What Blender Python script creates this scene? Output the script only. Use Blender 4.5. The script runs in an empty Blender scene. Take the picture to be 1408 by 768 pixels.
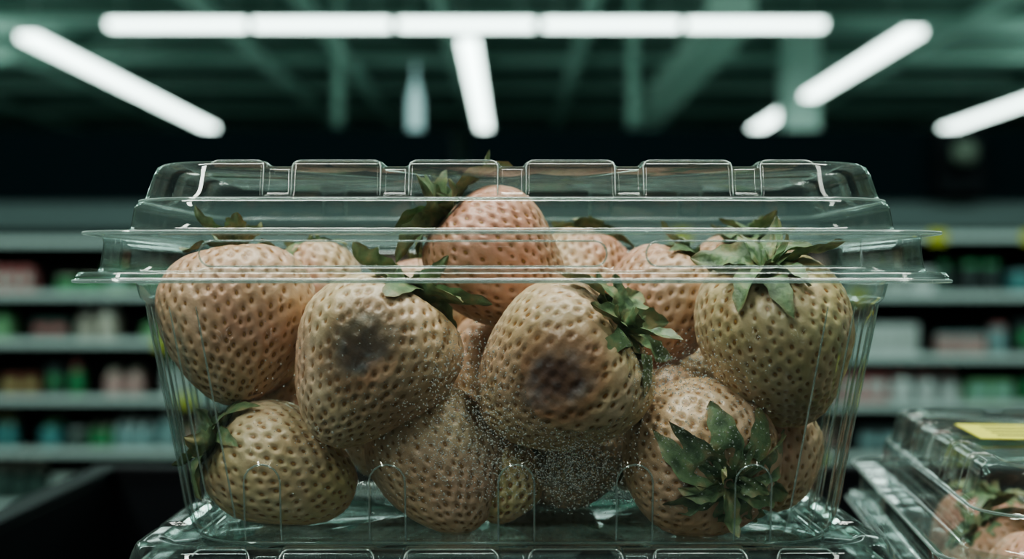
import bpy, math, random
import numpy as np
from mathutils import Vector, Matrix, Quaternion, kdtree

EZ = 1.45          # eye height above floor
rnd = random.Random(7)
scene = bpy.context.scene
COL = scene.collection
try:
    scene.view_settings.look = 'AgX - Medium High Contrast'
except Exception: pass

# ------------------------------------------------------------------ materials
def new_mat(name):
    m = bpy.data.materials.new(name); m.use_nodes = True
    nt = m.node_tree; nt.nodes.clear()
    out = nt.nodes.new('ShaderNodeOutputMaterial')
    return m, nt, out

def principled(name, col, rough=0.5, noise=0.0, nscale=5.0, metallic=0.0, emis=None, estr=0.0, bump=0.0, spec=0.5):
    m, nt, out = new_mat(name)
    p = nt.nodes.new('ShaderNodeBsdfPrincipled')
    p.inputs['Base Color'].default_value = (*col, 1)
    p.inputs['Roughness'].default_value = rough
    p.inputs['Metallic'].default_value = metallic
    p.inputs['Specular IOR Level'].default_value = spec
    if emis:
        p.inputs['Emission Color'].default_value = (*emis, 1)
        p.inputs['Emission Strength'].default_value = estr
    if noise > 0 or bump > 0:
        tc = nt.nodes.new('ShaderNodeTexCoord')
        n = nt.nodes.new('ShaderNodeTexNoise'); n.inputs['Scale'].default_value = nscale
        n.inputs['Detail'].default_value = 4
        nt.links.new(tc.outputs['Object'], n.inputs['Vector'])
        mx = nt.nodes.new('ShaderNodeMix'); mx.data_type = 'RGBA'
        mx.inputs['A'].default_value = (*[c*(1-noise) for c in col], 1)
        mx.inputs['B'].default_value = (*[min(1, c*(1+noise)) for c in col], 1)
        nt.links.new(n.outputs['Fac'], mx.inputs['Factor'])
        nt.links.new(mx.outputs['Result'], p.inputs['Base Color'])
        if bump > 0:
            b = nt.nodes.new('ShaderNodeBump'); b.inputs['Strength'].default_value = bump
            b.inputs['Distance'].default_value = 0.01
            nt.links.new(n.outputs['Fac'], b.inputs['Height'])
            nt.links.new(b.outputs['Normal'], p.inputs['Normal'])
    nt.links.new(p.outputs[0], out.inputs[0])
    return m

def emission(name, col, s):
    m, nt, out = new_mat(name)
    e = nt.nodes.new('ShaderNodeEmission')
    e.inputs[0].default_value = (*col, 1); e.inputs[1].default_value = s
    nt.links.new(e.outputs[0], out.inputs[0])
    return m

def plastic(name, tint, edge_tint, refl, haze, edge_haze, rough=0.05, bump=0.07, bscale=60, graz=.5):
    m, nt, out = new_mat(name)
    N = nt.nodes; L = nt.links
    def math_(op, a, b=None, c=None, clamp=False):
        x = N.new('ShaderNodeMath'); x.operation = op; x.use_clamp = clamp
        for i, v in enumerate((a, b, c)):
            if v is None: continue
            if isinstance(v, (int, float)): x.inputs[i].default_value = v
            else: L.new(v, x.inputs[i])
        return x.outputs[0]
    tc = N.new('ShaderNodeTexCoord')
    nz = N.new('ShaderNodeTexNoise'); nz.inputs['Scale'].default_value = bscale; nz.inputs['Detail'].default_value = 1
    L.new(tc.outputs['Object'], nz.inputs['Vector'])
    bp = N.new('ShaderNodeBump'); bp.inputs['Strength'].default_value = bump; bp.inputs['Distance'].default_value = 0.003
    L.new(nz.outputs['Fac'], bp.inputs['Height'])
    lw = N.new('ShaderNodeLayerWeight'); lw.inputs['Blend'].default_value = 0.5
    L.new(bp.outputs['Normal'], lw.inputs['Normal'])
    f2 = math_('POWER', lw.outputs['Facing'], 2.2)
    f4 = math_('POWER', lw.outputs['Facing'], 4.0)
    mx = N.new('ShaderNodeMix'); mx.data_type = 'RGBA'
    mx.inputs['A'].default_value = (*tint, 1); mx.inputs['B'].default_value = (*edge_tint, 1)
    L.new(f2, mx.inputs['Factor'])
    tr = N.new('ShaderNodeBsdfTransparent'); L.new(mx.outputs['Result'], tr.inputs[0])
    gl = N.new('ShaderNodeBsdfGlossy'); gl.inputs['Roughness'].default_value = rough
    gl.inputs['Color'].default_value = (0.95, 1, 0.98, 1)
    L.new(bp.outputs['Normal'], gl.inputs['Normal'])
    ms = N.new('ShaderNodeMixShader')
    L.new(math_('MULTIPLY_ADD', f4, graz, refl, True), ms.inputs[0]); L.new(tr.outputs[0], ms.inputs[1]); L.new(gl.outputs[0], ms.inputs[2])
    df = N.new('ShaderNodeBsdfDiffuse'); df.inputs[0].default_value = (0.66, 0.80, 0.77, 1)
    tl = N.new('ShaderNodeBsdfTranslucent'); tl.inputs[0].default_value = (0.66, 0.80, 0.77, 1)
    ad = N.new('ShaderNodeMixShader'); ad.inputs[0].default_value = 0.5
    L.new(df.outputs[0], ad.inputs[1]); L.new(tl.outputs[0], ad.inputs[2])
    m2 = N.new('ShaderNodeMixShader')
    L.new(math_('MULTIPLY_ADD', f2, edge_haze, haze, True), m2.inputs[0])
    L.new(ms.outputs[0], m2.inputs[1]); L.new(ad.outputs[0], m2.inputs[2])
    L.new(m2.outputs[0], out.inputs[0])
    return m

def strawberry_mat():
    m, nt, out = new_mat('strawberry_skin'); N = nt.nodes; L = nt.links
    p = N.new('ShaderNodeBsdfPrincipled')
    tc = N.new('ShaderNodeTexCoord')
    def attr(n):
        a = N.new('ShaderNodeAttribute'); a.attribute_name = n; return a.outputs['Fac']
    def noise(sc, det=3):
        n = N.new('ShaderNodeTexNoise'); n.inputs['Scale'].default_value = sc; n.inputs['Detail'].default_value = det
        L.new(tc.outputs['Object'], n.inputs['Vector']); return n.outputs['Fac']
    def ramp(f, a, b):
        r = N.new('ShaderNodeMapRange'); r.inputs['From Min'].default_value = a; r.inputs['From Max'].default_value = b
        L.new(f, r.inputs['Value']); return r.outputs['Result']
    def mix(fac, A, B):
        x = N.new('ShaderNodeMix'); x.data_type = 'RGBA'
        L.new(fac, x.inputs['Factor'])
        for v, k in ((A, 'A'), (B, 'B')):
            if isinstance(v, tuple): x.inputs[k].default_value = (*v, 1)
            else: L.new(v, x.inputs[k])
        return x.outputs['Result']
    def mul(a, b):
        x = N.new('ShaderNodeMath'); x.operation = 'MULTIPLY'; x.use_clamp = True
        L.new(a, x.inputs[0])
        if isinstance(b, float): x.inputs[1].default_value = b
        else: L.new(b, x.inputs[1])
        return x.outputs[0]
    c = mix(ramp(noise(70), .35, .65), (.57, .44, .265), (.71, .58, .41))
    c = mix(attr('pink'), c, (.64, .325, .245))
    c = mix(mul(attr('green'), ramp(noise(110), .35, .6)), c, (.48, .46, .20))
    c = mix(mul(ramp(noise(170, 5), .50, .68), .42), c, (.42, .25, .13))
    c = mix(mul(attr('pit'), .92), c, (.185, .070, .020))
    c = mix(attr('seed'), c, (.42, .23, .06))
    c = mix(mul(attr('rotring'), .85), c, (.225, .115, .060))
    dk = mix(ramp(noise(170, 4), .44, .60), (.075, .050, .046), (.175, .195, .205))
    dk = mix(mul(ramp(noise(230, 3), .48, .60), .7), dk, (.125, .075, .050))
    c = mix(mul(attr('rot'), .93), c, dk)
    c = mix(mul(attr('mold'), ramp(noise(900, 4), .38, .55)), c, (.34, .36, .33))
    L.new(c, p.inputs['Base Color'])
    p.inputs['Roughness'].default_value = 0.34
    p.inputs['Specular IOR Level'].default_value = 0.55
    p.inputs['Subsurface Weight'].default_value = 0.10
    p.inputs['Subsurface Radius'].default_value = (1, .5, .3)
    p.inputs['Subsurface Scale'].default_value = 0.0018
    b = N.new('ShaderNodeBump'); b.inputs['Strength'].default_value = 0.3; b.inputs['Distance'].default_value = 0.0004
    L.new(noise(1500, 3), b.inputs['Height']); L.new(b.outputs[0], p.inputs['Normal'])
    L.new(p.outputs[0], out.inputs[0])
    return m

def leaf_mat():
    m, nt, out = new_mat('calyx_leaf'); N = nt.nodes; L = nt.links
    p = N.new('ShaderNodeBsdfPrincipled'); tc = N.new('ShaderNodeTexCoord')
    n = N.new('ShaderNodeTexNoise'); n.inputs['Scale'].default_value = 260; n.inputs['Detail'].default_value = 6
    L.new(tc.outputs['Object'], n.inputs['Vector'])
    r = N.new('ShaderNodeValToRGB'); L.new(n.outputs['Fac'], r.inputs[0])
    e = r.color_ramp.elements
    e[0].position = .30; e[0].color = (.055, .105, .055, 1)
    e[1].position = .70; e[1].color = (.33, .30, .16, 1)
    k = e.new(.50); k.color = (.165, .265, .135, 1)
    a = N.new('ShaderNodeAttribute'); a.attribute_name = 'leaf'
    x = N.new('ShaderNodeMix'); x.data_type = 'RGBA'
    pw = N.new('ShaderNodeMath'); pw.operation = 'POWER'; pw.inputs[1].default_value = 4
    L.new(a.outputs['Fac'], pw.inputs[0]); L.new(pw.outputs[0], x.inputs['Factor'])
    L.new(r.outputs[0], x.inputs['A']); x.inputs['B'].default_value = (.20, .13, .06, 1)
    L.new(x.outputs['Result'], p.inputs['Base Color'])
    p.inputs['Roughness'].default_value = .45
    b = N.new('ShaderNodeBump'); b.inputs['Strength'].default_value = .8; b.inputs['Distance'].default_value = .0008
    L.new(n.outputs['Fac'], b.inputs['Height']); L.new(b.outputs[0], p.inputs['Normal'])
    L.new(p.outputs[0], out.inputs[0])
    return m

M_BERRY = strawberry_mat(); M_LEAF = leaf_mat()
M_PLAS = plastic('clear_pet_plastic', (.955, .98, .975), (.42, .53, .51), .062, .014, .075)
M_RIM = plastic('clear_pet_rim', (.72, .81, .79), (.35, .45, .43), .18, .24, .25, rough=.08)
M_GLINT = plastic('edge_glint_plastic', (.80, .88, .86), (.30, .40, .38), .24, .16, .20, rough=.10, graz=.7)  # hazy plastic for the tubes that imitate bright edge lines

# ------------------------------------------------------------------ mesh helpers
def mesh_from(name, V, F, mats, midx=None, smooth=True, attrs=None):
    me = bpy.data.meshes.new(name)
    me.from_pydata(V if isinstance(V, list) else V.tolist(), [], F if isinstance(F, list) else F.tolist())
    for m in mats: me.materials.append(m)
    if midx is not None: me.polygons.foreach_set('material_index', midx)
    if smooth: me.polygons.foreach_set('use_smooth', [True]*len(me.polygons))
    if attrs:
        for k, a in attrs.items():
            at = me.attributes.new(k, 'FLOAT', 'POINT'); at.data.foreach_set('value', np.asarray(a, dtype=np.float32))
    me.update()
    return me

def add_obj(name, me, parent=None, loc=(0, 0, 0)):
    o = bpy.data.objects.new(name, me); COL.objects.link(o); o.location = loc
    if parent: o.parent = parent
    return o

def empty(name, loc=(0, 0, 0), rot=(0, 0, 0)):
    o = bpy.data.objects.new(name, None); o.empty_display_size = .05; COL.objects.link(o)
    o.location = loc; o.rotation_euler = rot; return o

class MB:
    def __init__(s): s.v = []; s.f = []; s.m = []
    def box(s, x0, x1, y0, y1, z0, z1, m=0):
        b = len(s.v)
        s.v += [(x0,y0,z0),(x1,y0,z0),(x1,y1,z0),(x0,y1,z0),(x0,y0,z1),(x1,y0,z1),(x1,y1,z1),(x0,y1,z1)]
        for f in ((3,2,1,0),(4,5,6,7),(0,1,5,4),(1,2,6,5),(2,3,7,6),(3,0,4,7)):
            s.f.append(tuple(b+i for i in f)); s.m.append(m)
    def lathe(s, prof, cx, cy, cz, seg=12, m=0, m2=None, split=99):
        b = len(s.v)
        for (r, z) in prof:
            for i in range(seg):
                a = 2*math.pi*i/seg; s.v.append((cx+r*math.cos(a), cy+r*math.sin(a), cz+z))
        for j in range(len(prof)-1):
            for i in range(seg):
                s.f.append((b+j*seg+i, b+j*seg+(i+1)%seg, b+(j+1)*seg+(i+1)%seg, b+(j+1)*seg+i))
                s.m.append(m if j < split or m2 is None else m2)
        s.f.append(tuple(b+i for i in reversed(range(seg)))); s.m.append(m)
        k = b+(len(prof)-1)*seg
        s.f.append(tuple(k+i for i in range(seg))); s.m.append(m if m2 is None else m2)
    def tube(s, pts, rad, seg=6, m=0):
        pts = [Vector(p) for p in pts]; b = len(s.v)
        for i, p in enumerate(pts):
            t = (pts[min(i+1, len(pts)-1)]-pts[max(i-1, 0)]).normalized()
            u = t.cross(Vector((0, 1, 0)))
            if u.length < .1: u = t.cross(Vector((0, 0, 1)))
            u.normalize(); w = t.cross(u)
            r = rad*(.4 if i in (0, len(pts)-1) else 1)
            for k in range(seg):
                a = 2*math.pi*k/seg; s.v.append(tuple(p+u*r*math.cos(a)+w*r*math.sin(a)))
        for i in range(len(pts)-1):
            for k in range(seg):
                s.f.append((b+i*seg+k, b+i*seg+(k+1) % seg, b+(i+1)*seg+(k+1) % seg, b+(i+1)*seg+k)); s.m.append(m)
    def build(s, name, mats, parent=None, bevel=0, smooth=False):
        me = mesh_from(name, s.v, s.f, mats, s.m, smooth)
        o = add_obj(name, me, parent)
        if bevel:
            bv = o.modifiers.new('bevel', 'BEVEL'); bv.width = bevel; bv.segments = 2; bv.limit_method = 'ANGLE'
        return o

# ------------------------------------------------------------------ strawberries
def sinnoise(P, seed, freq, n=10):
    r = np.random.RandomState(seed); out = np.zeros(len(P))
    for i in range(n):
        k = r.normal(size=3); k /= np.linalg.norm(k); k *= freq*r.uniform(.6, 1.5)
        out += np.sin(P@k + r.uniform(0, 6.28))
    return out/math.sqrt(n)

def smooth01(x, a, b):
    t = np.clip((x-a)/(b-a), 0, 1); return t*t*(3-2*t)

def berry_mesh(name, seed, R, H, rots=(), pink=.3, green=.2, mold=0., taper=.2, res=1.0, leafscale=1.0, nleaf=9, spread=0.):
    rs = np.random.RandomState(seed)
    nT = int(360*res); nP = int(180*res)
    ph = np.linspace(.03, math.pi-.03, nP); th = np.linspace(0, 2*math.pi, nT, endpoint=False)
    PH, TH = np.meshgrid(ph, th, indexing='ij')
    def surf(PH, TH):
        c = np.cos(PH); s = np.sin(PH)
        r = R*np.power(s, .82)*(1+taper*c-.30*taper*c*c)
        z = H*c - .12*H*np.exp(-(PH/.38)**2)
        x = r*np.cos(TH); y = r*np.sin(TH)
        P = np.stack([x, y, z], -1).reshape(-1, 3)
        Nn = np.stack([P[:, 0]/R**2, P[:, 1]/R**2, (z.reshape(-1))/H**2+taper*.4/H], -1)
        Nn /= np.linalg.norm(Nn, axis=1)[:, None]+1e-9
        lum = sinnoise(P/R, seed+1, 2.0, 8)*.066*R + sinnoise(P/R, seed+2, 4.2, 8)*.026*R
        return P+Nn*lum[:, None], Nn
    P, Nn = surf(PH, TH)
    # seeds
    sp = .0031
    area = 4*math.pi*((R*R*2+0)/2*1.0)*(.5+.5*H/R)*.95
    ns = int(area/(sp*sp*.9))
    i = np.arange(ns)+.5
    sph = np.arccos(1-2*i/ns); sth = (math.pi*(1+5**.5)*i) % (2*math.pi)
    sph = np.clip(sph + rs.normal(size=ns)*.018, .05, math.pi-.05); sth = sth+rs.normal(size=ns)*.028/np.sin(sph)
    S, SN = surf(sph.reshape(1, -1), sth.reshape(1, -1))
    ssz = rs.uniform(.72, 1.18, ns)
    kd = kdtree.KDTree(ns)
    for k in range(ns): kd.insert(S[k], k)
    kd.balance()
    near = np.array([kd.find(p)[1] for p in P.tolist()])
    D = P-S[near]
    tht = TH.reshape(-1)
    T = np.stack([-np.sin(tht), np.cos(tht), np.zeros_like(tht)], -1)
    dt = (D*T).sum(1); dn = (D*Nn).sum(1)
    dz = np.sqrt(np.maximum((D**2).sum(1)-dt**2-dn**2, 0))*np.sign(D[:, 2])
    sz = ssz[near]
    q = np.sqrt((dt/.82)**2+(dz/1.15)**2)/sz/0.001
    dep = .00070*np.exp(-(q/.98)**2) - .00038*np.exp(-(q/.32)**2)
    pit = 1-smooth01(q, .36, .80)
    seedm = (1-smooth01(q, .20, .38))*.9
    U = P/np.linalg.norm(P, axis=1)[:, None]
    rot = np.zeros(len(P)); ring = np.zeros(len(P)); dent = np.zeros(len(P))
    for (d, rad, st) in rots:
        d = np.array(d); d /= np.linalg.norm(d)
        ang0 = np.arccos(np.clip(U@d, -1, 1)); n1 = sinnoise(U, seed+5, 5.5, 8); n2 = sinnoise(U, seed+9, 13, 8)
        n3 = sinnoise(U, seed+23, 30, 8)
        ang = ang0 + (n1*.07 + n2*.05 + n3*.02)*(rad/.5)
        rot = np.maximum(rot, (1-smooth01(ang, rad*.42, rad*1.10))*st)
        ring = np.maximum(ring, (1-smooth01(ang0+n1*.06+n2*.03, rad*.75, rad*1.65))*st)
        dent = np.maximum(dent, (1-smooth01(ang0+n1*.05, rad*.1, rad*1.15))*.060*R*st)
    dep = dep*(1-.80*np.clip(rot*1.2, 0, 1))
    wr = sinnoise(P/R, seed+14, 30, 10)*.00007*(1+1.2*rot)
    P2 = P - Nn*(dep+dent-wr)[:, None]
    pinkv = np.clip(pink + .28*sinnoise(U, seed+21, 2.5, 6), 0, 1)
    greenv = np.clip(green + .35*green*sinnoise(U, seed+31, 2.5, 6) + green*1.1*np.clip(-U[:, 2]-.2, 0, 1), 0, 1)
    pit = pit*(1-np.clip(rot*1.15, 0, 1))
    nB = len(P2)
    idx = np.arange(nB).reshape(nP, nT)
    a = idx[:-1]; b = idx[1:]
    Fq = np.stack([a, b, np.roll(b, -1, 1), np.roll(a, -1, 1)], -1).reshape(-1, 4)
    V = P2.tolist(); F = Fq.tolist(); F.append(idx[0].tolist()); F.append(idx[-1].tolist()[::-1])
    mi = [0]*len(F); leafa = [0.]*nB
    # calyx
    r2 = random.Random(seed*13+5)
    nu, nv = 16, 7
    layers = []
    for k in range(nleaf): layers.append((2*math.pi*(k+r2.uniform(-.25, .25))/nleaf, 0))
    for k in range(nleaf//2+1): layers.append((2*math.pi*(k+.5+r2.uniform(-.3, .3))/(nleaf//2+1), 1))
    for (az, lay) in layers:
        Lf = r2.uniform(.0095, .0155)*leafscale*(1 if lay == 0 else .7); W = Lf*r2.uniform(.20, .30)
        el = math.radians(r2.uniform(-5, 25) + lay*28 + spread)
        curl = math.radians(r2.uniform(-120, -20) + lay*20); tip = math.radians(r2.uniform(-20, 130))
        fold = r2.uniform(.2, .9); tw = r2.uniform(-1.2, 1.2); bend = r2.uniform(-.6, .6)
        base = len(V); rr = .0012; hh = H*.90+.0002; ang = el; azc = az
        for iu in range(nu):
            u = iu/(nu-1)
            if iu > 0:
                ang = el + curl*u + tip*max(0, u-.55)*2
                ds = Lf/(nu-1); rr += ds*math.cos(ang); hh += ds*math.sin(ang); azc = az+bend*u*.5
            w = W*(max(u, .02)**.45)*((1-u)**.70)*1.55 + .00012
            w *= 1+.12*math.sin(u*24+az*5)
            for iv in range(nv):
                v = (iv/(nv-1))*2-1
                tx = v*w*math.cos(tw*u); tz = v*w*math.sin(tw*u)+abs(v)*w*fold - .18*w*math.sin(v*5+u*9)
                x = rr*math.cos(azc)-tx*math.sin(azc)-tz*math.sin(ang)*math.cos(azc)
                y = rr*math.sin(azc)+tx*math.cos(azc)-tz*math.sin(ang)*math.sin(azc)
                z = hh+tz*math.cos(ang)
                lim = 1.07 if z > 0 else 1.0
                sx = R*(1+taper*max(0, z/H))
                q_ = math.sqrt((x*x+y*y)/sx**2+z*z/H**2)
                if q_ < lim and z > -H*.5:
                    kf = lim/q_; x *= kf; y *= kf; z *= kf if u > .35 else 1
                V.append((x, y, z)); leafa.append(u*(.6+.4*abs(v)))
        for iu in range(nu-1):
            for iv in range(nv-1):
                k = base+iu*nv+iv; F.append([k, k+nv, k+nv+1, k+1]); mi.append(1)
    # short stem stub
    base = len(V); seg = 8; sl = r2.uniform(.002, .005)
    for j in range(5):
        for s_ in range(seg):
            aa = 2*math.pi*s_/seg; rr = .0011-.00012*j
            V.append((rr*math.cos(aa)+.0004*j*j*.3, rr*math.sin(aa), H*.86+sl*j/3)); leafa.append(.3)
    for j in range(4):
        for s_ in range(seg):
            F.append([base+j*seg+s_, base+j*seg+(s_+1) % seg, base+(j+1)*seg+(s_+1) % seg, base+(j+1)*seg+s_]); mi.append(1)
    F.append([base+4*seg+s_ for s_ in range(seg)]); mi.append(1)
    pad = len(V)-nB
    def ext(x): return np.concatenate([x, np.zeros(pad)])
    me = mesh_from(name, V, F, [M_BERRY, M_LEAF], mi, True, dict(pit=ext(pit), seed=ext(seedm*(1-np.clip(rot*1.5, 0, 1))), rot=ext(rot), rotring=ext(np.clip(ring-rot, 0, 1)),
          pink=ext(pinkv), green=ext(greenv), mold=ext(np.full(nB, float(mold))), leaf=np.array(leafa)))
    return me

def orient(axis, spin):
    return Vector((0, 0, 1)).rotation_difference(Vector(axis).normalized()) @ Quaternion((0, 0, 1), spin)

def berry(seed, x, y, z, R, H, axis, spin=0., rots=(), **kw):
    q = orient(axis, spin); qi = q.inverted()
    lr = [(tuple(qi @ Vector(d).normalized()), r, s) for (d, r, s) in rots]
    me = berry_mesh('strawberry', seed, R, H, lr, **kw)
    o = add_obj('strawberry', me); o.location = (x, y, z+EZ)
    o.rotation_mode = 'QUATERNION'; o.rotation_quaternion = q
    return o

CAM_Y = -.382
B = []
# upper left
B.append(berry(11, -.0695, -.0265, -.0110, .0182, .0214, (-.05, .25, 1), .3, pink=.58, green=.12, taper=.24, spread=25, leafscale=1.0))
# bruised one: two overlapping soft patches, wider than tall
B.append(berry(12, -.0345, -.0375, -.0212, .0184, .0212, (.50, .20, .83), 1.0, rots=[((-.06, -1, .28), .47, 1.), ((.16, -1, .33), .42, .9), ((.75, .2, -.1), .35, .4)], pink=.28, green=.06, taper=.27, leafscale=1.35, spread=20))
# centre top
B.append(berry(13, -.0030, -.0135, .0050, .0166, .0200, (-.72, -.18, .62), 2.0, pink=.48, green=.05, taper=.24, leafscale=1.5, spread=15))
# centre right bruised
B.append(berry(14, .0102, -.0365, -.0222, .0200, .0224, (.76, -.30, .52), .2, rots=[((-.12, -1, -.02), .40, .95), ((.06, -1, -.03), .38, 1.)], pink=.16, green=.14, taper=.29, leafscale=1.4, nleaf=8))
# right back
B.append(berry(15, .0373, -.0100, -.0075, .0150, .0170, (.62, .1, .75), .8, pink=.55, green=.03, taper=.24))
# right
B.append(berry(16, .0655, -.0310, -.0155, .0190, .0225, (-.22, -.40, .88), 1.3, rots=[((.3, -.3, -1), .4, .35)], pink=.10, green=.45, taper=.27, leafscale=1.35, nleaf=9, spread=18))
# bottom left
B.append(berry(17, -.0570, -.0290, -.0465, .0156, .0190, (-.86, -.22, .42), .4, pink=.10, green=.30, taper=.2, leafscale=1.2))
# bottom centre
B.append(berry(18, -.0186, -.0245, -.0462, .0166, .0195, (-.50, .25, .80), 2.4, pink=.30, green=.08, taper=.22, mold=.1))
# small yellowish
B.append(berry(19, -.0015, -.0215, -.0520, .0098, .0108, (.2, .6, .6), 2.0, pink=.05, green=.4, taper=.2))
# mouldy one
B.append(berry(20, .0160, -.0100, -.0480, .0130, .0145, (.3, .8, .3), 1.0, pink=.1, green=.1, taper=.2, mold=.7))
# bottom right, calyx to camera
B.append(berry(21, .0461, -.0285, -.0425, .0188, .0185, (.30, -.86, -.34), .1, pink=.32, green=.08, taper=.12, leafscale=1.5, nleaf=10, spread=4))
# small right
B.append(berry(22, .0690, -.0130, -.0470, .0120, .0145, (.1, .5, .8), .2, pink=.35, green=.15, taper=.24))
# behind, upper
B.append(berry(23, -.0520, .0010, -.0050, .0130, .0150, (-.2, .3, .9), .2, pink=.25, green=.2, taper=.2, res=.6, leafscale=.8))
B.append(berry(24, .0194, .0130, -.0010, .0150, .0170, (.2, .5, .8), 1.2, pink=.4, green=.05, taper=.2, res=.6, leafscale=.8))
B.append(berry(25, .0640, .0080, -.0040, .0150, .0170, (.1, -.2, 1), 2.2, pink=.45, green=.1, taper=.2, res=.6, leafscale=1.1))

def copy_of(src, x, y, z, axis, spin, s=1., parent=None):
    o = bpy.data.objects.new('strawberry', src.data); COL.objects.link(o)
    o.location = (x, y, z+EZ); o.rotation_mode = 'QUATERNION'; o.rotation_quaternion = orient(axis, spin)
    o.scale = (s, s, s); return o
# back-row fruit
for k, (x, y, z, ax, sp, s) in enumerate([(-.060, .020, -.043, (.3, .4, .8), 1, 1.1), (-.030, .014, -.042, (-.5, .3, .5), 2, 1.1), (.040, .022, -.043, (.5, .4, .6), 0, 1.1),
        (.058, .026, -.028, (-.4, .1, .9), 3, .85), (-.026, .018, -.012, (.1, .6, .7), 4, 1.1), (-.004, .010, -.028, (0, .6, .7), 5, 1.15), (.038, .030, -.012, (-.2, .4, .8), 1, 1.1),
        (.010, .030, -.046, (.2, .4, .8), 1, 1.15), (.014, .012, -.022, (.7, .4, .3), 2.5, 1.0), (-.072, .012, -.022, (.7, .4, .3), 2.5, .8)]):
    copy_of(B[12+k % 3], x, y, z, ax, sp, s)

# ------------------------------------------------------------------ clamshell container
def perim(a, b, r, nx, ny, nc):
    P = []; Nn = []; side = []
    def seg(p0, p1, n, nrm, sd):
        for i in range(n):
            t = i/n; P.append((p0[0]+(p1[0]-p0[0])*t, p0[1]+(p1[1]-p0[1])*t)); Nn.append(nrm); side.append(sd)
    def cor(cx, cy, a0, sd):
        for i in range(nc):
            an = a0+math.pi/2*i/nc; P.append((cx+r*math.cos(an), cy+r*math.sin(an))); Nn.append((math.cos(an), math.sin(an))); side.append(sd)
    seg((-(a-r), -b), (a-r, -b), nx, (0, -1), 0); cor(a-r, -(b-r), -math.pi/2, 4)
    seg((a, -(b-r)), (a, b-r), ny, (1, 0), 1); cor(a-r, b-r, 0, 4)
    seg((a-r, b), (-(a-r), b), nx, (0, 1), 2); cor(-(a-r), b-r, math.pi/2, 4)
    seg((-a, b-r), (-a, -(b-r)), ny, (-1, 0), 3); cor(-(a-r), -(b-r), math.pi, 4)
    return np.array(P), np.array(Nn), np.array(side)

def densify(keys, step=.0006):
    out = []
    for k in range(len(keys)-1):
        p, q = np.array(keys[k]), np.array(keys[k+1])
        d = abs(p[:3]-q[:3]).max(); n = max(1, min(90, int(d/step)))
        for i in range(n): out.append(tuple(p+(q-p)*i/n))
    out.append(tuple(keys[-1])); return out

NX, NY, NC = 420, 200, 28
def loft(name, rings, rib, mat, parent, cap=True):
    V = []; n = 0
    for (z, a, b, r) in rings:
        P, Nn, sd = perim(a, b, r, NX, NY, NC)
        off, dz = rib(z, P, Nn, sd, a)
        P = P+Nn*off[:, None]
        V.append(np.column_stack([P, z+dz])); n = len(P)
    V = np.concatenate(V)
    idx = np.arange(len(V)).reshape(len(rings), n)
    a = idx[:-1]; b = idx[1:]
    F = np.stack([a, np.roll(a, -1, 1), np.roll(b, -1, 1), b], -1).reshape(-1, 4).tolist()
    if cap: F.append(idx[-1].tolist())
    me = mesh_from(name, V, F, [mat]); return add_obj(name, me, parent)

def bump1(x, c, hw, e):
    return smooth01(-np.abs(x-c), -hw-e/2, -hw+e/2)

GAPS = (-.0542, -.0271, 0, .0271, .0542)
FEET = (-.0580, -.0290, .0010, .0285, .0560)
def lid_rib(z, P, Nn, sd, a):
    off = np.zeros(len(P)); dz = np.zeros(len(P))
    front = (sd == 0) | (sd == 2); lat = (sd == 1) | (sd == 3)
    if z > .0185 and a > .078:
        g = np.zeros(len(P))
        for c in GAPS: g = np.maximum(g, bump1(P[:, 0], c, .0031, .0014)*front)
        for c in (-.018, .018): g = np.maximum(g, bump1(P[:, 1], c, .0031, .0014)*lat)
        k = smooth01(np.array([z]), .0188, .0200)[0]
        off -= .0028*g*k; dz -= .0010*g*smooth01(np.array([z]), .025, .0275)[0]
    if .0012 < z < .0100 and a > .094:
        k = smooth01(np.array([z]), .0018, .0028)[0]*(1-smooth01(np.array([z]), .0078, .0090)[0])
        g = bump1(P[:, 0], -.0240, .0455, .003)+bump1(P[:, 0], .056, .026, .003)
        off -= .0016*g*k*front
        gl = bump1(P[:, 1], 0, .030, .003)
        off -= .0014*gl*k*lat
    return off, dz

def base_rib(z, P, Nn, sd, a):
    off = np.zeros(len(P)); dz = np.zeros(len(P))
    front = (sd == 0) | (sd == 2); lat = (sd == 1) | (sd == 3)
    if -.0625 < z < -.002 and a > .07:
        g = np.zeros(len(P))
        for c in FEET:
            dx = np.abs(P[:, 0]-c)
            top = -.0425 - .004*np.clip(dx/.0042, 0, 1)**3
            k = smooth01(top-z, -.0002, .0007)
            g = np.maximum(g, bump1(P[:, 0], c, .0040, .0007)*k*front)
        for c in (-.022, 0, .022):
            k = smooth01(np.array([-.0425-z]), 0, .0010)[0]
            g = np.maximum(g, bump1(P[:, 1], c, .0040, .0010)*k*lat)
        off += .0018*g
        kk = smooth01(np.array([-z]), .006, .012)[0]*(1-smooth01(np.array([-z]), .055, .061)[0])
        off += .0009*np.cos(P[:, 1]*2*math.pi/.0125)*lat*kk
        ang = np.arctan2(Nn[:, 1], Nn[:, 0])
        off += .0008*(np.cos(ang*16)-1)*(sd == 4)*kk
        kf = smooth01(np.array([-z]), .010, .016)[0]*(1-smooth01(np.array([-z]), .036, .042)[0])
        edge = smooth01(np.abs(P[:, 0]), .050, .056)
        off += .0006*np.cos(P[:, 0]*2*math.pi/.011)*front*kf*edge
    return off, dz

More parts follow.
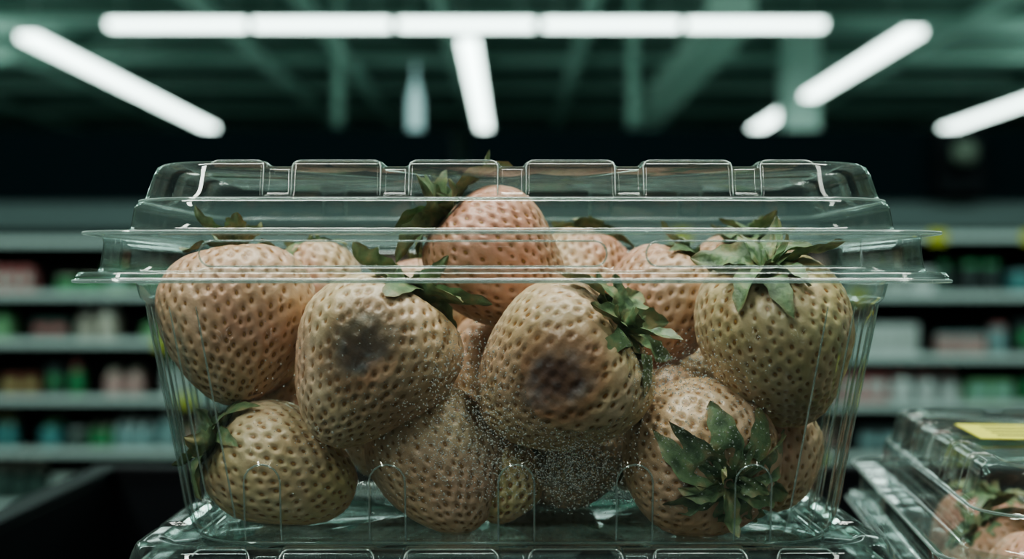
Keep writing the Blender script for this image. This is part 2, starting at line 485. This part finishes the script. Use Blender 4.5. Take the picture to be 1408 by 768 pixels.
BASE_KEYS = [(-.0007, .1006, .0680, .014), (.0003, .1003, .0678, .014), (.0004, .0915, .0598, .018), (-.0008, .0900, .0585, .019),
             (-.0045, .0892, .0577, .019), (-.0055, .0882, .0567, .019), (-.057, .0795, .0490, .018), (-.0610, .0782, .0478, .018), (-.0630, .0755, .0450, .017),
             (-.0622, .070, .040, .015), (-.0622, .03, .003, .0028)]
LID_KEYS = [(.0005, .1004, .0676, .014), (.0016, .0998, .0672, .014), (.0018, .0968, .0642, .016), (.0030, .0964, .0638, .017), (.0085, .0958, .0632, .017), (.0098, .0960, .0634, .017),
            (.0104, .0988, .0658, .014), (.0108, .0984, .0655, .014), (.0112, .0925, .0585, .019), (.0122, .0915, .0575, .019), (.0172, .0908, .0567, .019), (.0184, .0898, .0558, .018),
            (.0188, .0888, .0548, .018), (.0205, .0882, .0542, .018), (.0250, .0868, .0528, .017), (.0268, .0860, .0520, .017), (.0276, .0845, .0505, .016), (.0278, .081, .047, .015), (.0264, .0785, .0445, .014),
            (.0262, .03, .003, .0028)]

def fine(keys):
    out = []
    for r in densify(keys[:-1], .0006): out.append(r)
    out.append(keys[-1]); return out

def tube_ring(name, z, a, b, r, rad, parent, mat):
    P, Nn, sd = perim(a, b, r, 40, 24, 14); n = len(P); K = 8; V = []
    for k in range(K):
        an = 2*math.pi*k/K
        V.append(np.column_stack([P+Nn*rad*math.cos(an), np.full(n, z+rad*math.sin(an))]))
    V = np.concatenate(V); idx = np.arange(n*K).reshape(K, n); b_ = np.roll(idx, -1, 0)
    F = np.stack([idx, np.roll(idx, -1, 1), np.roll(b_, -1, 1), b_], -1).reshape(-1, 4)
    return add_obj(name, mesh_from(name, V, F, [mat]), parent)

def key_at(keys, z):
    for p, q in zip(keys[:-1], keys[1:]):
        lo, hi = min(p[0], q[0]), max(p[0], q[0])
        if lo <= z <= hi and hi > lo and abs(p[2]-q[2]) < .012:
            t = (z-p[0])/(q[0]-p[0]); return [p[i]+(q[i]-p[i])*t for i in range(4)]
    return keys[-3]

def edge_glints(parent):  # thin tubes along the moulded outlines, standing in for their highlight lines
    mb = MB()
    wb = BASE_KEYS[4:9]
    for sy in (-1, 1):
        for c in FEET:
            pts = []
            for i in range(9): z = -.0612+(.0612-.0470)*i/8; pts.append((c-.0042, z))
            for i in range(1, 8): a = math.pi-math.pi*i/8; pts.append((c+.0042*math.cos(a), -.0470+.0042*math.sin(a)))
            for i in range(9): z = -.0470-(.0612-.0470)*i/8; pts.append((c+.0042, z))
            mb.tube([(x, sy*(key_at(wb, z)[2]+.0019), z) for x, z in pts], .00022)
        wl = LID_KEYS[12:18]
        edges = [-.0700]+[e for g in GAPS for e in (g-.0033, g+.0033)]+[.0700]
        for i in range(0, len(edges), 2):
            x0, x1 = edges[i], edges[i+1]; pts = []
            rr = .0018
            for j in range(8):
                if i == 0: break
                pts.append((x0, .0192+(.0258-.0192)*j/7))
            for j in range(1, 6): a = math.pi-math.pi/2*j/5; pts.append((x0+rr+rr*math.cos(a), .0258+rr*math.sin(a)))
            n = 14
            for j in range(1, n): pts.append((x0+rr+(x1-x0-2*rr)*j/n, .0276))
            for j in range(5): a = math.pi/2-math.pi/2*j/5; pts.append((x1-rr+rr*math.cos(a), .0258+rr*math.sin(a)))
            if i < len(edges)-2:
                for j in range(8): pts.append((x1, .0258-(.0258-.0192)*j/7))
            mb.tube([(x, sy*(key_at(wl, min(z, .02755))[2]+.0001), z+.0001) for x, z in pts], .00020)
        for (x0, x1) in ((-.0700, .0212), (.0300, .0820)):
            rr = .0028; pts = []
            for (cx, cz, a0) in ((x0+rr, .0029+rr, math.pi), (x1-rr, .0029+rr, 1.5*math.pi), (x1-rr, .0086-rr, 0), (x0+rr, .0086-rr, .5*math.pi)):
                for j in range(6): a = a0+math.pi/2*j/5; pts.append((min(cx+rr*math.cos(a), .0780), cz+rr*math.sin(a)))
            pts.append(pts[0])
            mb.tube([(x, sy*.0640, z) for x, z in pts], .00022)
    for sx in (-1, 1):
        for sy in (-1, 1):
            for an in (12, 35, 58, 80):
                pts = []
                for i in range(14):
                    z = -.0062-(.0600-.0062)*i/13; k = key_at(wb, z); a = math.radians(an)
                    pts.append((sx*(k[1]-k[3]+k[3]*math.cos(a)), sy*(k[2]-k[3]+k[3]*math.sin(a)), z))
                mb.tube(pts, .00024)
            for yy in (.008, .022):
                mb.tube([(sx*(key_at(wb, z)[1]+.0003), sy*yy, z) for z in np.linspace(-.0065, -.060, 12)], .00024)
    return mb.build('edge_glint_tubes', [M_GLINT], parent, smooth=True)

MESHES = {}
def clamshell(loc, rotz=0., scale=(1, 1, 1)):
    e = empty('clamshell_container', loc, (0, 0, rotz)); e.scale = scale
    if not MESHES:
        MESHES['base_tray'] = loft('base_tray', fine(BASE_KEYS), base_rib, M_PLAS, e).data
        MESHES['hinged_lid'] = loft('hinged_lid', fine(LID_KEYS), lid_rib, M_PLAS, e).data
        MESHES['base_lip'] = tube_ring('base_lip', -.0004, .1006, .0680, .014, .00042, e, M_RIM).data
        MESHES['lid_lip'] = tube_ring('lid_lip', .0106, .0989, .0660, .014, .00040, e, M_RIM).data
        MESHES['lid_step_edge'] = tube_ring('lid_step_edge', .0186, .0896, .0556, .018, .00032, e, M_RIM).data
        MESHES['foot_rim'] = tube_ring('foot_rim', -.0622, .0768, .0463, .0172, .00030, e, M_RIM).data
        MESHES['edge_glint_tubes'] = edge_glints(e).data
    else:
        for k_, me in MESHES.items(): add_obj(k_, me, e)
    return e

main = clamshell((0, 0, EZ))
# the box below: the upper one nests in the recess of its lid
low = clamshell((0, -.003, EZ-.0630-.0264), .006, (1.045, 1.06, 1.0))
side = clamshell((.177, .034, EZ-.045-.0328), math.radians(83), (1.0, 1.0, 1.18))

PINKB = berry(31, .177-.026, .034-.062, -.0778-.014, .0165, .0185, (-.6, -.3, .6), 0, pink=.95, green=0., taper=.22, res=.7)
k = 0
for (x, y, ax) in [(-.055, -.035, (.2, -.3, .9)), (-.018, -.040, (-.8, 0, .5)), (.020, -.038, (.3, .4, .8)), (.057, -.034, (.5, -.3, .7)), (-.050, .005, (.1, .2, .9)), (-.012, .004, (.3, .1, .9)), (.028, .005, (-.3, .1, .9)), (.062, .006, (.1, .3, .9))]:
    for zz in (-.0894-.043, -.0894-.012):
        copy_of(B[12+k % 3], x, y, zz, ax, k, .98); k += 1
for (dx, dy, ax) in [(-.030, -.066, (-.6, -.3, .6)), (-.030, -.026, (.3, .2, .9)), (-.026, .014, (-.5, 0, .7)), (-.022, .054, (.2, 0, .9)), (.014, -.062, (.3, -.3, .9)), (.014, -.022, (.3, .4, .9)), (.018, .018, (.1, -.3, .9)), (.020, .058, (.3, 0, .9))]:
    for zz in (-.0778-.054, -.0778-.012):
        if k > 16 or zz < -.1: copy_of(PINKB, .177+dx, .034+dy, zz, ax, k, 1.05)
        k += 1

def label():
    mb = MB(); mb.box(-.026, .026, -.020, .020, 0, .0003, 0)
    for i in range(4): mb.box(-.020, .016-.004*i, .012-.008*i-.0015, .012-.008*i+.0008, .0003, .0004, 1)
    o = mb.build('price_label', [principled('label_yellow', (.70, .72, .10), .5), principled('label_ink', (.04, .05, .04), .6)])
    return o
lb = label(); lb.location = (.160, .034, EZ-.0448); lb.rotation_euler = (0, 0, math.radians(-7))

# condensation
def droplets():
    m, nt, out = new_mat('water_droplet')
    p = nt.nodes.new('ShaderNodeBsdfPrincipled'); p.inputs['Base Color'].default_value = (.62, .66, .62, 1)
    p.inputs['Roughness'].default_value = .28; p.inputs['IOR'].default_value = 1.33
    p.inputs['Alpha'].default_value = .36
    nt.links.new(p.outputs[0], out.inputs[0])
    V = []; F = []; seg = 7; r_ = random.Random(4)
    def wall_y(z):
        t = (-.0055-z)/(.057-.0055); return -(.0567+(.0490-.0567)*t)
    cl = [(-.0125, -.020, .010, .010, 600), (-.008, -.033, .014, .010, 800), (.014, -.044, .011, .008, 1700), (.037, -.021, .013, .006, 700), (-.016, -.041, .012, .012, 600), (.0, -.032, .070, .020, 1300), (.045, -.034, .03, .014, 700), (-.004, -.043, .008, .009, 500)]
    for (cx, cz, sx, sz, n) in cl:
        for _ in range(n):
            x = r_.gauss(cx, sx*.6); z = r_.gauss(cz, sz*.6)
            if not -.055 < z < -.009 or abs(x) > .060: continue
            R = r_.uniform(.00007, .00021)*(1.8 if r_.random() < .06 else 1); y = wall_y(z)+.00005
            b = len(V)
            for j in range(3):
                ph = j*math.pi/2/3
                for i in range(seg):
                    a = 2*math.pi*i/seg
                    V.append((x+R*math.cos(ph)*math.cos(a), y+R*.6*math.sin(ph), z+R*math.cos(ph)*math.sin(a)))
            V.append((x, y+R*.6, z))
            for j in range(2):
                for i in range(seg): F.append((b+j*seg+i, b+j*seg+(i+1) % seg, b+(j+1)*seg+(i+1) % seg, b+(j+1)*seg+i))
            for i in range(seg): F.append((b+2*seg+i, b+2*seg+(i+1) % seg, b+3*seg))
            F.append(tuple(b+i for i in reversed(range(seg))))
    add_obj('condensation_droplets', mesh_from('condensation_droplets', V, F, [m]), main)
droplets()

# ------------------------------------------------------------------ crate and display table
M_BLK = principled('black_crate_plastic', (.006, .008, .010), .5, .3, 30, spec=.2)
zc = EZ-.0894-.0633
mb = MB()
X0, X1, Y0, Y1 = -.204, .50, -.16, .345
zt = EZ-.100
mb.box(X0, X1, Y0, Y1, zc-.006, zc, 0)
mb.box(X0-.008, X0, Y0-.008, Y1+.008, zc-.006, zt, 0); mb.box(X1, X1+.008, Y0-.008, Y1+.008, zc-.006, zt, 0)
mb.box(X0, X1, Y1, Y1+.008, zc-.006, zt, 0); mb.box(X0, X1, Y0-.008, Y0, zc-.006, zt-.02, 0)
mb.box(X0-.012, X0+.001, Y0-.012, Y1+.012, zt, zt+.004, 0); mb.box(X0, X1, Y1-.001, Y1+.012, zt, zt+.004, 0); mb.box(X1-.001, X1+.012, Y0-.012, Y1+.012, zt, zt+.004, 0)
mb.build('produce_crate', [M_BLK], bevel=.001)
mb = MB()
tt = zc-.006
mb.box(X0-.01, X1+.01, Y0-.01, Y1+.01, tt-.04, tt, 0)
for lx in (X0+.01, X1-.05):
    for ly in (Y0+.01, Y1-.05): mb.box(lx, lx+.04, ly, ly+.04, 0, tt-.04, 0)
mb.box(X0, X1, Y0, Y1, .2, .23, 0)
mb.build('display_table', [principled('table_dark_metal', (.02, .025, .028), .4, .2, 8)])

# ------------------------------------------------------------------ room shell
CY = CAM_Y
M_WALL = principled('wall_paint', (.14, .21, .19), .8, .15, .6)
M_CEIL = principled('ceiling_deck', (.29, .44, .39), .8, .25, .5)
M_FLR = principled('floor_vinyl', (.22, .26, .25), .25, .2, 1.2)
M_BEAM = principled('ceiling_beam_paint', (.38, .56, .49), .7, .2, .8)
M_BEAMD = principled('ceiling_truss_dark', (.11, .18, .155), .7, .2, .8)
WX, YB, YF, HC = 13., 34., -8., EZ+3.9
def boxobj(name, x0, x1, y0, y1, z0, z1, m):
    mb = MB(); mb.box(x0, x1, y0, y1, z0, z1); return mb.build(name, [m])
boxobj('floor', -WX, WX, YF, YB, -.1, 0, M_FLR)
boxobj('ceiling', -WX, WX, YF, YB, HC, HC+.1, M_CEIL)
boxobj('wall_back', -WX, WX, YB, YB+.1, 0, HC, M_WALL)
boxobj('wall_front', -WX, WX, YF-.1, YF, 0, HC, M_WALL)
boxobj('wall_left', -WX-.1, -WX, YF, YB, 0, HC, M_WALL)
boxobj('wall_right', WX, WX+.1, YF, YB, 0, HC, M_WALL)
mb = MB()
for yy in (15.5, 19.0, 22.5, 26.0, 29.5, 12.0, 8.0, 4.0, 0.0):     # cross trusses
    mb.box(-WX, WX, yy-.12, yy+.12, HC-.35, HC-.05, 1)
    mb.box(-WX, WX, yy-.2, yy+.2, HC-.40, HC-.35, 0)
for xx in (-10, -7.6, -3.9, -2.6, -.9, 1.0, 6.1, 9.4):
    mb.box(xx-.09, xx+.09, YF, YB, HC-.52, HC-.40, 0)
mb.build('ceiling_trusses', [M_BEAM, M_BEAMD])
mb = MB()
mb.box(2.35, 2.85, 16.5, 28.5, EZ+2.95, EZ+3.25, 0)
for yy in np.arange(16.5, 28.6, 1.5): mb.box(2.32, 2.88, yy-.03, yy+.03, EZ+2.92, HC-.52 if int(yy*2) % 3 == 0 else EZ+3.28, 0)
mb.build('ventilation_duct', [principled('duct_metal', (.46, .64, .56), .6, .1, 2)])
boxobj('support_column', 3.96, 4.48, 20.3, 20.8, 0, HC, principled('column_paint', (.62, .82, .75), .7, .08, 2))
mb = MB(); mb.lathe([(.07, 0), (.07, HC-EZ-2.0)], 1.53, 17.6, EZ+1.95, 12, 0); mb.build('hanging_pipe', [M_BEAM], smooth=True)
mb = MB(); mb.lathe([(.06, 0), (.06, HC-EZ-2.0)], -2.2, 17.6, EZ+1.95, 12, 0); mb.build('hanging_pipe', [M_BEAM], smooth=True)
mb = MB(); mb.lathe([(.10, 0), (.12, .1), (.12, .55), (.06, .8), (.02, .95), (.02, 1.6)], -1.63, 23.6, EZ+2.45, 14, 0)
mb.build('pendant_lamp', [emission('pendant_glow', (.50, .85, .82), .9)], smooth=True)

# ------------------------------------------------------------------ luminaires
M_TUBE = emission('fluorescent_diffuser', (.79, 1., .93), 7.)
M_HOUS = principled('luminaire_housing', (.35, .42, .4), .5)
ZL = EZ+2.56
def fixture(x0, x1, y0, y1, z=ZL):
    mb = MB(); mb.box(x0, x1, y0, y1, z, z+.07, 0)
    mb.box(x0-.01, x1+.01, y0-.01, y1+.01, z+.071, z+.10, 1)
    for (sx, sy) in (((x0*.9+x1*.1), (y0*.9+y1*.1)), ((x1*.9+x0*.1), (y1*.9+y0*.1))):
        mb.box(sx-.006, sx+.006, sy-.006, sy+.006, z+.10, HC-.4, 1)
    return mb.build('linear_ceiling_light', [M_TUBE, M_HOUS])
yc = CY+14.5
xs = np.linspace(-4.15, 3.22, 6)
for i in range(5): fixture(xs[i]+.045, xs[i+1]-.045, yc-.09, yc+.09)
for (x, a, b) in [(-5.18, 15.2, 19.8), (-5.18, 19.85, 24.5), (-.48, 15.5, 19.8), (-.48, 19.85, 24.8), (4.22, 14.9, 20.2), (4.22, 21.5, 24.7), (7.5, 19.0, 24.6)]:
    fixture(x-.10, x+.10, CY+a, CY+b)

def area_fixture(x, y, z, lx, ly, power, rot=(0, 0, 0), col=(.84, 1., .94), up=0, name='linear_ceiling_light'):
    e = empty(name, (x, y, z), rot)
    mb = MB(); mb.box(-lx/2-.03, lx/2+.03, -ly/2-.03, ly/2+.03, .01, .08, 0)
    mb.build('housing', [M_HOUS], e)
    def lamp(nm, pw, zz, rx):
        L = bpy.data.lights.new(nm, 'AREA'); L.shape = 'RECTANGLE'; L.size = lx; L.size_y = ly; L.energy = pw; L.color = col
        lo = bpy.data.objects.new(nm, L); COL.objects.link(lo); lo.parent = e; lo.location = (0, 0, zz); lo.rotation_euler = (rx, 0, 0)
    if power: lamp('tube', power, 0, 0)
    if up: lamp('added_uplight', up, .10, math.pi)  # upward lamp added to brighten the ceiling
WARM = (1., 1., .92)
area_fixture(0, .10, EZ+1.5, 1.5, .22, 32, col=WARM)
area_fixture(-1.0, -1.3, EZ+1.9, .22, 1.8, 40, (math.radians(35), 0, 0), WARM)  # added front fill behind the camera, housed like a ceiling fixture
area_fixture(.9, -1.3, EZ+1.9, .22, 1.8, 12, (math.radians(35), 0, 0), WARM)  # weaker added front fill on the right
for x in (-3.5, 0, 3.5):
    area_fixture(x, 5.2, EZ+2.3, 3.0, .25, 54, (math.radians(18), 0, 0), (.80, 1., .93))
for x in (-6, 0, 6):
    area_fixture(x, 11.0, EZ+2.6, .25, 3.0, 60, col=(.78, 1., .91), up=240)  # upward share is added light for the ceiling
for x in (-9, 9.5):
    area_fixture(x, 19., EZ+2.6, .25, 4.0, 80, col=(.78, 1., .91), up=240)  # also with added upward light for the ceiling

# made-up glowing cases behind and beside the camera, added for reflections and fill
M_GLOW = emission('added_glow_strip', (.88, 1., .95), 6.)
M_CAS = principled('glow_case_dark', (.03, .04, .04), .4)
def glow_case(loc, rz, n):
    mb = MB(); W = n*.8
    mb.box(-W/2, W/2, 0, .7, 0, 2.1, 0)
    mb.box(-W/2, W/2, -.04, 0, 0, .25, 1); mb.box(-W/2, W/2, -.04, 0, 1.95, 2.1, 1)
    for i in range(n+1):
        x = -W/2+i*.8
        mb.box(x-.035, x+.035, -.04, 0, .25, 1.95, 1)
        if i < n: mb.box(x+.05, x+.075, -.03, 0, .35, 1.85, 2); mb.box(x+.62, x+.64, -.09, -.05, .8, 1.4, 1)
    o = mb.build('added_glow_case', [M_CAS, M_HOUS, M_GLOW]); o.location = loc; o.rotation_euler = (0, 0, rz)
glow_case((0, -5.2, 0), math.pi, 10)
glow_case((-3.6, -.8, 0), math.pi/2, 5)
glow_case((3.6, -.8, 0), -math.pi/2, 5)

# ------------------------------------------------------------------ store shelving
PAL = [(.66, .76, .73), (.52, .62, .57), (.55, .20, .20), (.64, .44, .41), (.08, .38, .16), (.24, .50, .26), (.12, .36, .36), (.32, .54, .54), (.48, .52, .24), (.06, .08, .08), (.26, .10, .07), (.08, .14, .12), (.60, .60, .50)]
PM = [principled('product_pack_%d' % i, c, .4, .25, 9) for i, c in enumerate(PAL)]
M_RAIL = principled('shelf_rail', (.60, .76, .71), .4, emis=(.62, .85, .8), estr=.07)  # slight emission makes the rails look lit; they hold no lamp
M_SHB = principled('shelf_back', (.032, .045, .043), .6, spec=.2)
M_HEAD = principled('shelf_header', (.005, .012, .015), .8, spec=.05)
M_STRIP = principled('shelf_canopy', (.12, .17, .165), .6, spec=.2)
M_TAG = principled('price_tag_yellow', (.70, .74, .08), .5)
def gondola(xa, xb, yf, zs, seed):
    r = random.Random(seed)
    mb = MB(); yb = yf+.55
    mb.box(xa, xb, yb, yb+.05, 0, EZ+.87, 1)
    mb.box(xa, xb, yf-.02, yb, EZ+.46, EZ+.87, 2)
    mb.box(xa, xb, yf, yb, EZ+.29, EZ+.46, 3)
    mb.box(xa, xb, yf-.05, yb, 0, .08, 2)
    x = xa
    while x <= xb+.01:
        mb.box(x-.02, x+.02, yb-.06, yb, .08, EZ+.46, 1); x += (xb-xa)/4
    pr = MB()
    for k, z in enumerate(zs):
        Z = EZ+z
        mb.box(xa, xb, yf, yb, Z-.03, Z-.005, 1); mb.box(xa, xb, yf-.02, yf, Z-.035, Z+.005, 0)
        x = xa+.1
        while x < xb:
            if r.random() < .25: mb.box(x, x+.10, yf-.026, yf-.021, Z-.055, Z+.018, 4)
            x += r.uniform(.25, .6)
        if k == 0: continue
        gap = (zs[k-1]-z)-.06
        x = xa+.03
        while x < xb-.15:
            kind = r.random(); w = r.uniform(.05, .14); h = gap*r.uniform(.50, .95); m = r.choice([0, 0, 1, 2, 3, 3, 4, 5, 5, 6, 7, 8, 9, 9, 10, 11, 11, 12]); m2 = r.choice([0, 1, 2, 4, 5, 7, 8, 12])
            n = r.choice([1, 1, 2, 2, 3]); 
            for q in range(n):
                if x > xb-.15: break
                yy = yf+.05+r.uniform(0, .06)
                for row in range(2):
                    y2 = yy+row*(w+.02)
                    if kind < .4: 
                        pr.box(x, x+w, y2, y2+w*.8, Z, Z+h*.85, m); pr.box(x+w*.1, x+w*.9, y2-.002, y2, Z+h*.25, Z+h*.6, m2)
                    elif kind < .8:
                        pr.lathe([(w*.44, 0), (w*.46, h*.03), (w*.46, h*.3), (w*.45, h*.6), (w*.3, h*.78), (w*.15, h*.84), (w*.15, h*.9), (w*.2, h*.9), (w*.2, h)], x+w/2, y2+w/2, Z, 10, m, m2, 4)
                    else:
                        pr.lathe([(w*.42, 0), (w*.45, .01), (w*.45, h*.6), (w*.42, h*.64), (w*.42, h*.7)], x+w/2, y2+w/2, Z, 10, m, m2, 2)
                x += w+.008
            x += r.choice([.01, .02, .05, .12])
    e = empty('grocery_shelf', (0, 0, 0))
    mb.build('shelf_frame', [M_RAIL, M_SHB, M_HEAD, M_STRIP, M_TAG], e)
    pr.build('shelf_products', PM, e)
yf = CY+8.3
gondola(-6.0, -.35, yf, [.235, -.075, -.352, -.683, -.989, -1.30], 3)
gondola(-.25, 6.0, yf, [.265, -.08, -.44, -.72, -1.02, -1.30], 8)

mb = MB(); mb.box(2.45, 2.72, yf-.12, yf-.03, EZ+.5, EZ+.86, 0); mb.lathe([(.05, 0), (.075, .03), (.075, .1), (.03, .13)], 2.58, yf-.2, EZ+.66, 12, 1)
mb.build('wall_speaker', [principled('speaker_black', (.008, .012, .014), .6, spec=.1), principled('speaker_grey', (.12, .16, .12), .5)])

# ------------------------------------------------------------------ world, camera
w = bpy.data.worlds.new('World'); scene.world = w; w.use_nodes = True
bg = w.node_tree.nodes['Background']; bg.inputs[0].default_value = (.35, .6, .55, 1); bg.inputs[1].default_value = .05

cam = bpy.data.cameras.new('camera'); co = bpy.data.objects.new('camera', cam); COL.objects.link(co)
cam.lens = 50; cam.sensor_width = 36; cam.clip_start = .01; cam.clip_end = 100
co.location = (0, CAM_Y, EZ); co.rotation_euler = (math.pi/2, 0, 0)
cam.dof.use_dof = True; cam.dof.focus_distance = .335; cam.dof.aperture_fstop = 10.5
scene.camera = co
